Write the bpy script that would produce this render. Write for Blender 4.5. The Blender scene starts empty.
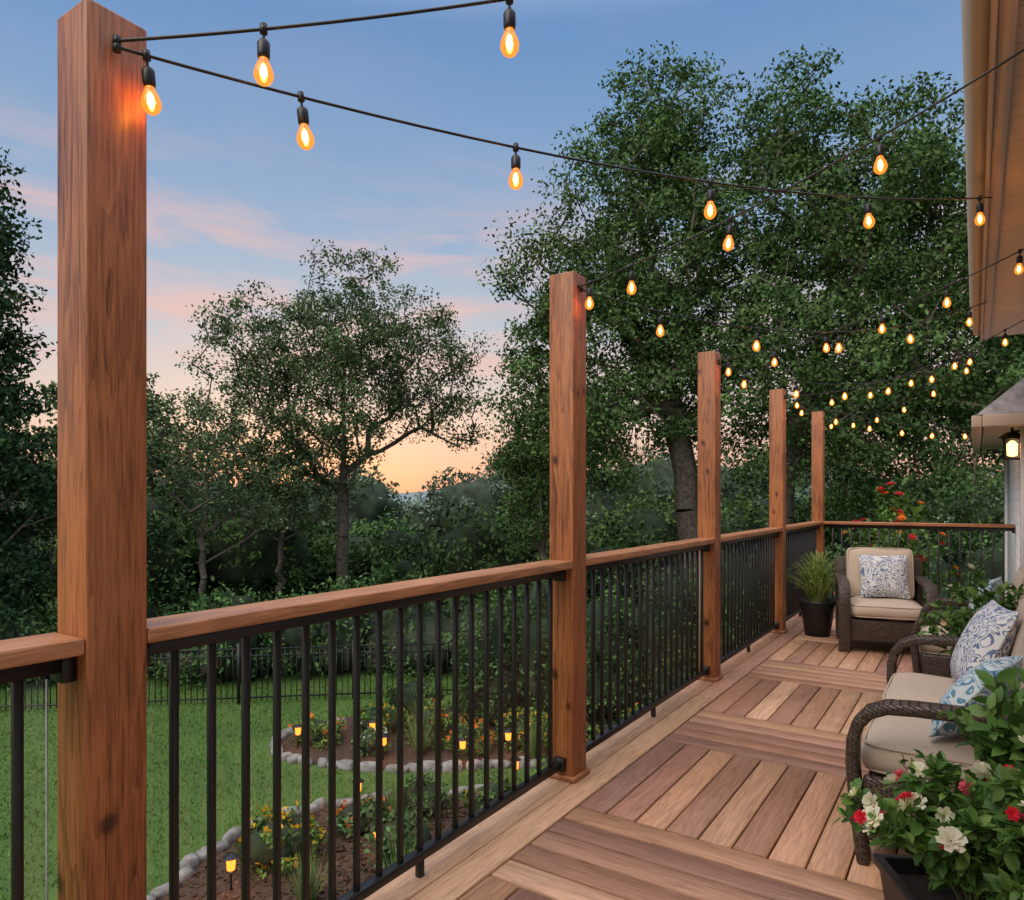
import bpy, math, random
import numpy as np
from mathutils import Vector, Matrix
random.seed(7)
S = bpy.context.scene
COL = S.collection
GZ = -3.0

# ------------------------------------------------------------------ helpers
def mesh_np(name, V, F, mat, col=None, parent=None, smooth=False):
    V = np.asarray(V, dtype=np.float32); F = np.asarray(F, dtype=np.int32)
    me = bpy.data.meshes.new(name)
    nf, k = F.shape
    me.vertices.add(len(V)); me.vertices.foreach_set('co', V.ravel())
    me.loops.add(nf*k); me.loops.foreach_set('vertex_index', F.ravel())
    me.polygons.add(nf); me.polygons.foreach_set('loop_start', np.arange(0, nf*k, k, dtype=np.int32))
    if smooth: me.polygons.foreach_set('use_smooth', np.ones(nf, dtype=bool))
    me.update(calc_edges=True)
    if col is not None:
        a = me.attributes.new('tint', 'FLOAT_COLOR', 'POINT')
        c = np.ones((len(V), 4), dtype=np.float32); c[:, :3] = col
        a.data.foreach_set('color', c.ravel())
    me.materials.append(mat)
    ob = bpy.data.objects.new(name, me); COL.objects.link(ob)
    if parent: ob.parent = parent
    return ob

def empty(name, loc=(0,0,0), rot=0.0):
    e = bpy.data.objects.new(name, None); COL.objects.link(e)
    e.location = loc; e.rotation_euler = (0,0,rot); e.empty_display_size = .2
    return e

def merge(parts):
    Vs, Fs, o = [], [], 0
    for V, F in parts:
        V = np.asarray(V, float); Vs.append(V); Fs.append(np.asarray(F)+o); o += len(V)
    return np.concatenate(Vs), np.concatenate(Fs)

BF = np.array([[0,3,2,1],[4,5,6,7],[0,1,5,4],[1,2,6,5],[2,3,7,6],[3,0,4,7]])
def box(x0,x1,y0,y1,z0,z1):
    return np.array([[x0,y0,z0],[x1,y0,z0],[x1,y1,z0],[x0,y1,z0],[x0,y0,z1],[x1,y0,z1],[x1,y1,z1],[x0,y1,z1]],float), BF.copy()

def bevel(ob, w=.004, s=2):
    m = ob.modifiers.new('bevel','BEVEL'); m.width = w; m.segments = s; m.limit_method='ANGLE'; m.angle_limit=math.radians(40)
    return ob

def tube(pts, r, n=6):
    pts = np.asarray(pts,float); m = len(pts)
    if np.isscalar(r): r = np.full(m, r)
    T = np.gradient(pts, axis=0); T /= np.linalg.norm(T,axis=1)[:,None]+1e-9
    up = np.array([0,0,1.0]) if abs(T[0][2])<.9 else np.array([1.0,0,0])
    A = np.cross(T, up); A /= np.linalg.norm(A,axis=1)[:,None]+1e-9
    B = np.cross(T, A)
    an = np.linspace(0,2*np.pi,n,endpoint=False)
    V = pts[:,None,:]+(A[:,None,:]*np.cos(an)[None,:,None]+B[:,None,:]*np.sin(an)[None,:,None])*r[:,None,None]
    V = V.reshape(-1,3); F=[]
    for i in range(m-1):
        for j in range(n):
            k=(j+1)%n; F.append([i*n+j,i*n+k,(i+1)*n+k,(i+1)*n+j])
    return V, np.array(F)

def lathe(prof, n=14):
    V=[]; F=[]
    for r,z in prof:
        for j in range(n):
            a=2*math.pi*j/n; V.append([r*math.cos(a), r*math.sin(a), z])
    for i in range(len(prof)-1):
        for j in range(n):
            k=(j+1)%n; F.append([i*n+j,i*n+k,(i+1)*n+k,(i+1)*n+j])
    return np.array(V,float), np.array(F)

# ------------------------------------------------------------------ materials
def newmat(name):
    m = bpy.data.materials.new(name); m.use_nodes=True
    nt=m.node_tree; return m, nt, nt.nodes['Principled BSDF']
def N(nt, t, **kw):
    n = nt.nodes.new(t)
    for k,v in kw.items():
        if k in n.inputs.keys(): n.inputs[k].default_value=v
        else: setattr(n,k,v)
    return n
def ramp(nt, stops):
    r=nt.nodes.new('ShaderNodeValToRGB'); e=r.color_ramp.elements
    while len(e)<len(stops): e.new(.5)
    for i,(p,c) in enumerate(stops):
        e[i].position=p; e[i].color=(c[0],c[1],c[2],1)
    return r
def L(nt,a,b): nt.links.new(a,b)

def simple(name, c, rough=.6, metal=0, nscale=20, var=.25, bump=.1, det=3.0):
    m,nt,b=newmat(name)
    tc=N(nt,'ShaderNodeTexCoord'); n=N(nt,'ShaderNodeTexNoise',Scale=nscale,Detail=det); L(nt,tc.outputs['Object'],n.inputs['Vector'])
    r=ramp(nt,[(.3,[x*(1-var) for x in c]),(.7,[min(1,x*(1+var)) for x in c])]); L(nt,n.outputs['Fac'],r.inputs[0]); L(nt,r.outputs[0],b.inputs['Base Color'])
    b.inputs['Roughness'].default_value=rough; b.inputs['Metallic'].default_value=metal
    if bump:
        bp=N(nt,'ShaderNodeBump',Strength=bump,Distance=.01); L(nt,n.outputs['Fac'],bp.inputs['Height']); L(nt,bp.outputs[0],b.inputs['Normal'])
    return m

def wood(name, dark, light, axis, tinted=False, knots=False, rough=.5):
    m,nt,b=newmat(name)
    tc=N(nt,'ShaderNodeTexCoord')
    vec=tc.outputs['Object']
    oi=N(nt,'ShaderNodeObjectInfo'); sc0=N(nt,'ShaderNodeVectorMath',operation='SCALE'); 
    cmb=N(nt,'ShaderNodeCombineXYZ'); 
    for k in range(3): L(nt,oi.outputs['Random'],cmb.inputs[k])
    L(nt,cmb.outputs[0],sc0.inputs[0]); sc0.inputs['Scale'].default_value=13.0
    ad0=N(nt,'ShaderNodeVectorMath',operation='ADD'); L(nt,vec,ad0.inputs[0]); L(nt,sc0.outputs[0],ad0.inputs[1]); vec=ad0.outputs[0]
    if tinted:
        at=N(nt,'ShaderNodeAttribute',attribute_name='tint')
        sc=N(nt,'ShaderNodeVectorMath',operation='SCALE'); L(nt,at.outputs['Vector'],sc.inputs[0]); sc.inputs['Scale'].default_value=37.0
        ad=N(nt,'ShaderNodeVectorMath',operation='ADD'); L(nt,vec,ad.inputs[0]); L(nt,sc.outputs[0],ad.inputs[1]); vec=ad.outputs[0]
    s=[1,1,1]; s[axis]=.06
    mp=N(nt,'ShaderNodeMapping'); mp.inputs['Scale'].default_value=s; L(nt,vec,mp.inputs['Vector'])
    wn=N(nt,'ShaderNodeTexNoise',Scale=14.0,Detail=2.0,Distortion=.6); L(nt,mp.outputs[0],wn.inputs['Vector'])
    fn=N(nt,'ShaderNodeTexNoise',Scale=110.0,Detail=4.0,Roughness=.7); L(nt,mp.outputs[0],fn.inputs['Vector'])
    big=N(nt,'ShaderNodeTexNoise',Scale=2.2,Detail=2.0); L(nt,vec,big.inputs['Vector'])
    ml=N(nt,'ShaderNodeMath',operation='MULTIPLY'); L(nt,wn.outputs['Fac'],ml.inputs[0]); ml.inputs[1].default_value=9.0
    fr=N(nt,'ShaderNodeMath',operation='FRACT'); L(nt,ml.outputs[0],fr.inputs[0])
    mx=N(nt,'ShaderNodeMath',operation='MULTIPLY_ADD'); L(nt,fr.outputs[0],mx.inputs[0]); mx.inputs[1].default_value=.22; L(nt,fn.outputs['Fac'],mx.inputs[2])
    mx2=N(nt,'ShaderNodeMath',operation='MULTIPLY_ADD'); L(nt,big.outputs['Fac'],mx2.inputs[0]); mx2.inputs[1].default_value=.45; L(nt,mx.outputs[0],mx2.inputs[2])
    r=ramp(nt,[(.55,dark),(1.0,light)]); L(nt,mx2.outputs[0],r.inputs[0])
    out=r.outputs[0]
    if tinted:
        mm=N(nt,'ShaderNodeMix',data_type='RGBA',blend_type='MULTIPLY'); mm.inputs[0].default_value=1
        L(nt,out,mm.inputs[6]); L(nt,at.outputs['Color'],mm.inputs[7]); out=mm.outputs[2]
    if knots:
        dn=N(nt,'ShaderNodeTexNoise',Scale=9.0,Detail=1.0); L(nt,vec,dn.inputs['Vector'])
        dsc=N(nt,'ShaderNodeVectorMath',operation='SCALE'); L(nt,dn.outputs['Color'],dsc.inputs[0]); dsc.inputs['Scale'].default_value=.04
        dad=N(nt,'ShaderNodeVectorMath',operation='ADD'); L(nt,vec,dad.inputs[0]); L(nt,dsc.outputs[0],dad.inputs[1])
        s2=[6,6,6]; s2[axis]=4.0
        mp2=N(nt,'ShaderNodeMapping'); mp2.inputs['Scale'].default_value=s2; L(nt,dad.outputs[0],mp2.inputs['Vector'])
        vo=N(nt,'ShaderNodeTexVoronoi',Scale=1.0); L(nt,mp2.outputs[0],vo.inputs['Vector'])
        kr=ramp(nt,[(.05,(.10,.08,.07)),(.09,(.35,.28,.24)),(.12,(.8,.75,.7)),(.19,(1,1,1))]); L(nt,vo.outputs['Distance'],kr.inputs[0])
        mm=N(nt,'ShaderNodeMix',data_type='RGBA',blend_type='MULTIPLY'); mm.inputs[0].default_value=.9
        L(nt,out,mm.inputs[6]); L(nt,kr.outputs[0],mm.inputs[7]); out=mm.outputs[2]
    L(nt,out,b.inputs['Base Color']); b.inputs['Roughness'].default_value=rough
    bp=N(nt,'ShaderNodeBump',Strength=.25,Distance=.004); L(nt,mx.outputs[0],bp.inputs['Height']); L(nt,bp.outputs[0],b.inputs['Normal'])
    return m

def leafmat(name, gloss=.5, trans=.3):
    m,nt,b=newmat(name)
    at=N(nt,'ShaderNodeAttribute',attribute_name='tint')
    L(nt,at.outputs['Color'],b.inputs['Base Color']); b.inputs['Roughness'].default_value=gloss
    b.inputs['Specular IOR Level'].default_value=.25
    tr=N(nt,'ShaderNodeBsdfTranslucent'); mm=N(nt,'ShaderNodeMix',data_type='RGBA',blend_type='MULTIPLY'); mm.inputs[0].default_value=1
    L(nt,at.outputs['Color'],mm.inputs[6]); mm.inputs[7].default_value=(1.2,1.3,.6,1); L(nt,mm.outputs[2],tr.inputs[0])
    ms=N(nt,'ShaderNodeMixShader'); ms.inputs[0].default_value=trans
    L(nt,b.outputs[0],ms.inputs[1]); L(nt,tr.outputs[0],ms.inputs[2]); L(nt,ms.outputs[0],nt.nodes['Material Output'].inputs[0])
    return m
def leafdiff(name):
    m=bpy.data.materials.new(name); m.use_nodes=True; nt=m.node_tree; nt.nodes.clear()
    at=N(nt,'ShaderNodeAttribute',attribute_name='tint'); d=N(nt,'ShaderNodeBsdfDiffuse')
    L(nt,at.outputs['Color'],d.inputs[0]); o=N(nt,'ShaderNodeOutputMaterial'); L(nt,d.outputs[0],o.inputs[0]); return m

def emis(name,c,s):
    m=bpy.data.materials.new(name); m.use_nodes=True; nt=m.node_tree; nt.nodes.clear()
    e=N(nt,'ShaderNodeEmission'); e.inputs[0].default_value=(*c,1); e.inputs[1].default_value=s
    o=N(nt,'ShaderNodeOutputMaterial'); L(nt,e.outputs[0],o.inputs[0]); return m

M_post=wood('stained_cedar',(.105,.029,.010),(.44,.160,.055),2,knots=True,rough=.45)
M_railY=wood('stained_rail_y',(.24,.088,.036),(.56,.26,.12),1,rough=.4)
M_railX=wood('stained_rail_x',(.18,.06,.027),(.44,.19,.085),0,rough=.4)
M_dX=wood('deck_board_x',(.58,.52,.48),(1.10,1.08,1.04),0,tinted=True,rough=.5)
M_dY=wood('deck_board_y',(.58,.52,.48),(1.10,1.08,1.04),1,tinted=True,rough=.5)
M_black=simple('black_powder_coat',(.009,.009,.010),.4,bump=0)
M_under=simple('underframe_gap_dark',(.015,.010,.007),.8)  # near-black for the framing and the sheet that shades the board gaps
M_leaf=leafdiff('tree_leaf')
M_pleaf=leafmat('plant_leaf',.42,.25)
M_petal=leafmat('flower_petal',.6,.35)
M_bark=simple('bark',(.13,.108,.09),.9,nscale=9,var=.5,bump=.6)
M_cush=simple('cushion_fabric',(.50,.40,.31),.9,nscale=260,var=.12,bump=.25)
M_pot=simple('black_planter',(.012,.012,.013),.4,bump=.05)
M_soil=simple('soil',(.03,.02,.014),.95,nscale=40,var=.5,bump=.8)
M_stone=simple('border_stone',(.235,.225,.215),.85,nscale=7,var=.45,bump=.6)
M_trim=simple('eave_trim',(.55,.45,.35),.5,nscale=4,var=.05,bump=.02)
M_dark=simple('thicket_shade',(.018,.034,.014),.95,nscale=3,var=.6,bump=0)  # shade inside the foliage, put into a dark green
M_dark2=simple('far_thicket_shade',(.038,.058,.034),.95,nscale=1.5,var=.5,bump=0)  # foliage interior shade again, lightened for the distance
M_edge=simple('glass_edge',(.42,.52,.48),.2,bump=0)

M_wick,nt,b=newmat('dark_wicker')
tc=N(nt,'ShaderNodeTexCoord'); sx=N(nt,'ShaderNodeSeparateXYZ'); L(nt,tc.outputs['Object'],sx.inputs[0])
ad=N(nt,'ShaderNodeMath',operation='ADD'); L(nt,sx.outputs[0],ad.inputs[0]); L(nt,sx.outputs[1],ad.inputs[1])
cb=N(nt,'ShaderNodeCombineXYZ'); L(nt,ad.outputs[0],cb.inputs[0]); 
ad2=N(nt,'ShaderNodeMath',operation='MULTIPLY_ADD'); L(nt,sx.outputs[1],ad2.inputs[0]); ad2.inputs[1].default_value=.35; L(nt,sx.outputs[2],ad2.inputs[2]); L(nt,ad2.outputs[0],cb.inputs[1])
br=N(nt,'ShaderNodeTexBrick',Scale=1.0); br.inputs['Brick Width'].default_value=.034; br.inputs['Row Height'].default_value=.013; br.inputs['Mortar Size'].default_value=.0022; br.inputs['Mortar Smooth'].default_value=.9
br.inputs['Color1'].default_value=(.045,.030,.022,1); br.inputs['Color2'].default_value=(.10,.07,.052,1); br.inputs['Mortar'].default_value=(.006,.004,.003,1)
L(nt,cb.outputs[0],br.inputs['Vector']); L(nt,br.outputs['Color'],b.inputs['Base Color']); b.inputs['Roughness'].default_value=.45
bp=N(nt,'ShaderNodeBump',Strength=.9,Distance=.006,invert=True); L(nt,br.outputs['Fac'],bp.inputs['Height']); L(nt,bp.outputs[0],b.inputs['Normal'])

def pillowmat(name, base, motif, scale, thr):
    m,nt,b=newmat(name)
    tc=N(nt,'ShaderNodeTexCoord'); n=N(nt,'ShaderNodeTexNoise',Scale=scale,Detail=1.0,Distortion=2.6); L(nt,tc.outputs['Object'],n.inputs['Vector'])
    ml=N(nt,'ShaderNodeMath',operation='MULTIPLY'); L(nt,n.outputs['Fac'],ml.inputs[0]); ml.inputs[1].default_value=7
    fr=N(nt,'ShaderNodeMath',operation='FRACT'); L(nt,ml.outputs[0],fr.inputs[0])
    r=ramp(nt,[(thr,motif),(thr+.06,base)]); L(nt,fr.outputs[0],r.inputs[0]); L(nt,r.outputs[0],b.inputs['Base Color']); b.inputs['Roughness'].default_value=.9
    return m
M_pil1=pillowmat('scroll_pillow_fabric',(.66,.65,.64),(.12,.17,.29),7,.36)
M_pil2=pillowmat('teal_pillow_fabric',(.55,.60,.60),(.10,.24,.35),7,.42)

M_glass=bpy.data.materials.new('railing_glass'); M_glass.use_nodes=True; nt=M_glass.node_tree; nt.nodes.clear()
t=N(nt,'ShaderNodeBsdfTransparent'); t.inputs[0].default_value=(.95,.97,.965,1); g=N(nt,'ShaderNodeBsdfGlossy'); g.inputs['Roughness'].default_value=.01
ms=N(nt,'ShaderNodeMixShader'); ms.inputs[0].default_value=.06; o=N(nt,'ShaderNodeOutputMaterial')
L(nt,t.outputs[0],ms.inputs[1]); L(nt,g.outputs[0],ms.inputs[2]); L(nt,ms.outputs[0],o.inputs[0])
M_bulb=bpy.data.materials.new('bulb_glass'); M_bulb.use_nodes=True; nt=M_bulb.node_tree; nt.nodes.clear()
t=N(nt,'ShaderNodeBsdfTransparent'); t.inputs[0].default_value=(1,.72,.38,1); g=N(nt,'ShaderNodeBsdfGlossy'); g.inputs['Roughness'].default_value=.05
e=N(nt,'ShaderNodeEmission'); e.inputs[0].default_value=(1,.30,.035,1); e.inputs[1].default_value=1.8
m1=N(nt,'ShaderNodeMixShader'); m1.inputs[0].default_value=.5; m2=N(nt,'ShaderNodeMixShader'); m2.inputs[0].default_value=.06; o=N(nt,'ShaderNodeOutputMaterial')
L(nt,t.outputs[0],m1.inputs[1]); L(nt,e.outputs[0],m1.inputs[2]); L(nt,m1.outputs[0],m2.inputs[1]); L(nt,g.outputs[0],m2.inputs[2]); L(nt,m2.outputs[0],o.inputs[0])
M_bulb.cycles.emission_sampling='NONE'
M_fil=emis('bulb_filament',(1,.41,.08),150)
M_lantern=emis('lantern_glow',(1,.42,.10),8)
M_path=emis('path_light_glow',(1,.24,.025),3.4)

M_side,nt,b=newmat('white_lap_siding')
tc=N(nt,'ShaderNodeTexCoord'); sx=N(nt,'ShaderNodeSeparateXYZ'); L(nt,tc.outputs['Object'],sx.inputs[0])
ml=N(nt,'ShaderNodeMath',operation='MULTIPLY'); L(nt,sx.outputs[2],ml.inputs[0]); ml.inputs[1].default_value=8.0
fr=N(nt,'ShaderNodeMath',operation='FRACT'); L(nt,ml.outputs[0],fr.inputs[0])
r=ramp(nt,[(.0,(.35,.35,.34)),(.08,(.72,.71,.68))]); L(nt,fr.outputs[0],r.inputs[0]); L(nt,r.outputs[0],b.inputs['Base Color'])
bp=N(nt,'ShaderNodeBump',Strength=.8,Distance=.02,invert=True); L(nt,fr.outputs[0],bp.inputs['Height']); L(nt,bp.outputs[0],b.inputs['Normal'])
M_soff,nt,b=newmat('beaded_soffit')
tc=N(nt,'ShaderNodeTexCoord'); sx=N(nt,'ShaderNodeSeparateXYZ'); L(nt,tc.outputs['Object'],sx.inputs[0])
ml=N(nt,'ShaderNodeMath',operation='MULTIPLY'); L(nt,sx.outputs[1],ml.inputs[0]); ml.inputs[1].default_value=9.0
fr=N(nt,'ShaderNodeMath',operation='FRACT'); L(nt,ml.outputs[0],fr.inputs[0])
r=ramp(nt,[(.0,(.28,.23,.18)),(.07,(.66,.56,.45))]); L(nt,fr.outputs[0],r.inputs[0]); L(nt,r.outputs[0],b.inputs['Base Color'])
M_roof=simple('grey_shingle',(.30,.29,.28),.8,nscale=12,var=.3,bump=.4)

# ------------------------------------------------------------------ world
w=bpy.data.worlds.new('World'); S.world=w; w.use_nodes=True; nt=w.node_tree; nt.nodes.clear()
tc=N(nt,'ShaderNodeTexCoord'); sx=N(nt,'ShaderNodeSeparateXYZ'); L(nt,tc.outputs['Generated'],sx.inputs[0])
r=ramp(nt,[(.0,(.68,.34,.27)),(.04,(.82,.47,.36)),(.10,(.76,.58,.50)),(.20,(.53,.55,.60)),(.33,(.30,.43,.61)),(.56,(.125,.275,.54)),(.75,(.75,.85,1.05)),(1.0,(1.65,1.6,1.7))])  # top stops brightened above the view to add fill light
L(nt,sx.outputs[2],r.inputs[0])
mp=N(nt,'ShaderNodeMapping'); mp.inputs['Scale'].default_value=(1.7,1.7,8.5); mp.inputs['Location'].default_value=(1.15,.35,.9); mp.inputs['Rotation'].default_value=(.06,-.05,0); L(nt,tc.outputs['Generated'],mp.inputs['Vector'])
cn=N(nt,'ShaderNodeTexNoise',Scale=2.3,Detail=7.0,Roughness=.58,Distortion=.5); L(nt,mp.outputs[0],cn.inputs['Vector'])
cr=ramp(nt,[(.45,(0,0,0)),(.70,(1,1,1))]); L(nt,cn.outputs['Fac'],cr.inputs[0])
er=ramp(nt,[(.08,(.2,.2,.2)),(.20,(1,1,1)),(.34,(.8,.8,.8)),(.44,(.05,.05,.05))]); L(nt,sx.outputs[2],er.inputs[0])
mu=N(nt,'ShaderNodeMath',operation='MULTIPLY'); L(nt,cr.outputs[0],mu.inputs[0]); L(nt,er.outputs[0],mu.inputs[1])
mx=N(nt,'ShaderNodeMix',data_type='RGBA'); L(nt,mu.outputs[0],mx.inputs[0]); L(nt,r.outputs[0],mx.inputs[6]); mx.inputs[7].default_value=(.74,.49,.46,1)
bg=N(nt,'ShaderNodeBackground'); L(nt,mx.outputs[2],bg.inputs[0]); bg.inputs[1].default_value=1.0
sk=N(nt,'ShaderNodeTexSky',sky_type='NISHITA'); sk.sun_disc=False; sk.sun_elevation=math.radians(2); sk.sun_rotation=math.radians(-50)
bg2=N(nt,'ShaderNodeBackground'); L(nt,sk.outputs[0],bg2.inputs[0]); bg2.inputs[1].default_value=.02
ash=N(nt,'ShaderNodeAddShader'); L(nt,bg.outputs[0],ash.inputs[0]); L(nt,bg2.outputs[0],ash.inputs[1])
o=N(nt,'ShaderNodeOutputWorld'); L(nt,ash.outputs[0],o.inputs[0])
w.cycles.sampling_method='MANUAL'; w.cycles.sample_map_resolution=256
sd=bpy.data.lights.new('sky_fill','SUN'); sd.energy=2.3; sd.angle=math.radians(50); sd.color=(1,.86,.70)  # broad soft lamp added as fill, approximating bright sky overhead and behind
so=bpy.data.objects.new('sky_fill',sd); COL.objects.link(so)
so.rotation_euler=Vector((.15,.80,-.85)).to_track_quat('-Z','Y').to_euler()

# ------------------------------------------------------------------ camera
cd=bpy.data.cameras.new('camera'); cam=bpy.data.objects.new('camera',cd); COL.objects.link(cam)
cam.location=(1.73,0,1.416); cam.rotation_euler=(math.radians(90),0,math.radians(33.5))
cd.sensor_width=36; cd.lens=24.6; cd.shift_y=.046; cd.clip_end=6000; cd.clip_start=.05
S.camera=cam
S.view_settings.view_transform='Standard'; S.view_settings.look='None'; S.view_settings.exposure=0

# ------------------------------------------------------------------ deck
deck=empty('wooden_deck')
palette=[(.49,.275,.165),(.40,.215,.130),(.58,.350,.22),(.35,.185,.125),(.52,.300,.180),(.42,.235,.16),(.62,.385,.25),(.36,.185,.115),(.46,.255,.16),(.30,.160,.115)]
rng=np.random.default_rng(3)
def boards(name,lst,mat):
    parts=[];cols=[];prev=-1
    for (x0,x1,y0,y1) in lst:
        parts.append(box(x0,x1,y0,y1,-.026,float(rng.uniform(-.0008,.0008))))
        j=prev
        while j==prev: j=rng.integers(len(palette))
        prev=j
        c=np.array(palette[j])*rng.uniform(.94,1.10); c=c*(1+rng.uniform(-.02,.02,3)); cols.append(np.tile(c,(8,1)))
    V,F=merge(parts); o=mesh_np(name,V,F,mat,np.concatenate(cols),deck); bevel(o,.003,1)
P=.140; G=.008; GX=.013; xs=.213; xe=2.74
bx=[];by=[]
for xx in (-.075,.067):
    yy=-2.3
    while yy<10.0:
        y2=min(yy+3.6,10.02); by.append((xx,xx+P-G+.002,yy,y2-.003)); yy=y2
yb=-3.1
while yb<10.0:
    for i in range(5):
        a=yb+i*P
        if a+P<10.02 and a>-2.4: bx.append((xs,xe,a,a+P-GX))
    pa=yb+5*P; pb=min(pa+1.05,10.02)
    if pb-pa>.1 and pa>-2.4:
        xx=xs
        while xx<xe-.05:
            by.append((xx,min(xx+P-G,xe),pa,pb-GX)); xx+=P
    yb+=1.75
boards('boards_crosswise',bx,M_dX); boards('boards_lengthwise',by,M_dY)
V,F=merge([box(-.06,2.74,-2.3,10.0,-.06,-.03), box(-.10,-.078,-2.3,10.05,-.26,-.004), box(-.07,2.74,10.025,10.05,-.26,-.004)]  # leading box is a dark sheet added to shade the board gaps
          +[box(-.05,2.7,yy,yy+.05,-.26,-.062) for yy in np.arange(-2.2,10,.6)])
mesh_np('underframe_and_gap_shade',V,F,M_under,parent=deck)
V,F=merge([box(.0,.14,yy,yy+.14,GZ-.1,-.262) for yy in (-1.4,3.1,7.6,9.8)])
mesh_np('support_posts',V,F,M_post,parent=deck)

# ------------------------------------------------------------------ posts
PY=[-1.42,.85,3.13,5.40,7.67,9.94]; PH=2.54
for i,y in enumerate(PY):
    p=empty('wooden_post',(0,y,0))
    V,F=box(-.07,.07,-.07,.07,-.02,PH); o=mesh_np('post_shaft',V,F,M_post,parent=p); bevel(o,.006,2)
    V,F=merge([box(-.085,.085,-.085,.085,.001,.028)])
    o=mesh_np('post_base_trim',V,F,M_railX,parent=p); bevel(o,.006,2)

# ------------------------------------------------------------------ railings
def rail_section(a,b_,horiz,fixed,name='railing'):
    R=empty(name)
    def bx_(r0,r1,p0,p1,z0,z1):
        return box(fixed+p0,fixed+p1,r0,r1,z0,z1) if horiz else box(r0,r1,fixed+p0,fixed+p1,z0,z1)
    V,F=bx_(a,b_,-.07,.07,1.062,1.10); o=mesh_np('cap_rail',V,F,M_railY if horiz else M_railX,parent=R); bevel(o,.006,3)
    parts=[bx_(a,b_,-.022,.022,1.022,1.060), bx_(a,b_,-.020,.020,.065,.098)]
    n=int(round((b_-a)/.108)); st=(b_-a)/n
    for i in range(1,n):
        c=a+i*st; parts.append(bx_(c-.0095,c+.0095,-.0095,.0095,.09,1.03))
    parts.append(bx_((a+b_)/2-.013,(a+b_)/2+.013,-.013,.013,0,.07))
    for c in (a,b_-.03): parts+= [bx_(c,c+.03,-.03,.03,.998,1.0615), bx_(c,c+.03,-.03,.03,.05,.115)]
    V,F=merge(parts); o=mesh_np('metal_balusters',V,F,M_black,parent=R); bevel(o,.002,1)
    if horiz:
        V,F=box(fixed-.038,fixed-.0375,a+.035,b_-.035,.10,1.0); mesh_np('glass_panel',V[[0,3,7,4]],[[0,1,2,3]],M_glass,parent=R)
        V,F=merge([box(fixed-.041,fixed-.035,a+.031,a+.0345,.10,1.0),box(fixed-.041,fixed-.035,b_-.0345,b_-.031,.10,1.0)]); mesh_np('glass_edges',V,F,M_edge,parent=R)
for i in range(5): rail_section(PY[i]+.071,PY[i+1]-.071,True,0)
rail_section(.071,2.115,False,9.94)

# ------------------------------------------------------------------ string lights
BS=.84
def string_light(a,b_,sag,ts):
    a=np.array(a,float); b_=np.array(b_,float)
    e=empty('string_light')
    t=np.linspace(0,1,26); pts=a[None]+(b_-a)[None]*t[:,None]; pts[:,2]-=4*sag*t*(1-t)
    V1=tube(pts,.0038,6)
    socks=[];bulbs=[];fils=[]
    for j,tt in enumerate(ts):
        p=a+(b_-a)*tt; p[2]-=4*sag*tt*(1-tt)
        tilt=random.uniform(-.12,.12); tl=random.uniform(0,6.28)
        Rm=np.array(Matrix.Rotation(tilt,3,Vector((math.cos(tl),math.sin(tl),0))))
        for lst,prof,nn in ((socks,[(.001,.014),(.010,.013),(.011,-.012),(.004,-.014),(.004,-.030),(.013,-.034),(.0175,-.042),(.0175,-.074),(.015,-.084),(.001,-.086)],10),
                         (bulbs,[(.012,-.082),(.014,-.092),(.022,-.108),(.0265,-.124),(.026,-.137),(.019,-.150),(.009,-.157),(.0005,-.159)],14),
                         (fils,[(.0005,-.096),(.007,-.106),(.0105,-.126),(.0005,-.145)],6)):
            V,F=lathe(prof,nn); V=(V*BS)@Rm.T+p; lst.append((V,F))
    V,F=merge([V1]+socks); mesh_np('cable_and_sockets',V,F,M_black,parent=e,smooth=True)
    V,F=merge(bulbs); mesh_np('bulbs',V,F,M_bulb,parent=e,smooth=True)
    V,F=merge(fils); mesh_np('filaments',V,F,M_fil,parent=e,smooth=True)
    V,F=lathe([(.001,-.012),(.009,-.01),(.009,.01),(.001,.012)],10); V2=V.copy(); V2+=a
    mesh_np('hook',V2,F,M_black,parent=e)
ls=lambda a,b_,n: list(np.linspace(a,b_,n))
string_light((.085,.84,2.465),(1.80,2.05,2.86),.055,[.159,.43,.88])
string_light((.085,.84,2.450),(1.80,4.20,2.90),.12,[.016,.11,.28,.495,.735,.97])
string_light((.08,3.11,2.47),(2.15,2.60,2.89),.07,[.03,.15,.39,.66,.90])
string_light((.08,3.13,2.46),(1.80,6.30,2.87),.22,ls(.14,.94,5))
string_light((.08,5.38,2.47),(2.15,4.85,2.89),.10,ls(.04,.90,6))
string_light((.08,5.40,2.45),(1.80,7.95,2.86),.26,ls(.08,.94,6))
string_light((.08,7.65,2.47),(2.10,7.10,2.89),.16,ls(.06,.92,6))
string_light((.08,7.67,2.45),(1.80,9.40,2.20),.10,ls(.08,.90,6))
string_light((.08,9.92,2.45),(1.80,8.00,2.84),.20,ls(.06,.92,6))

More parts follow.
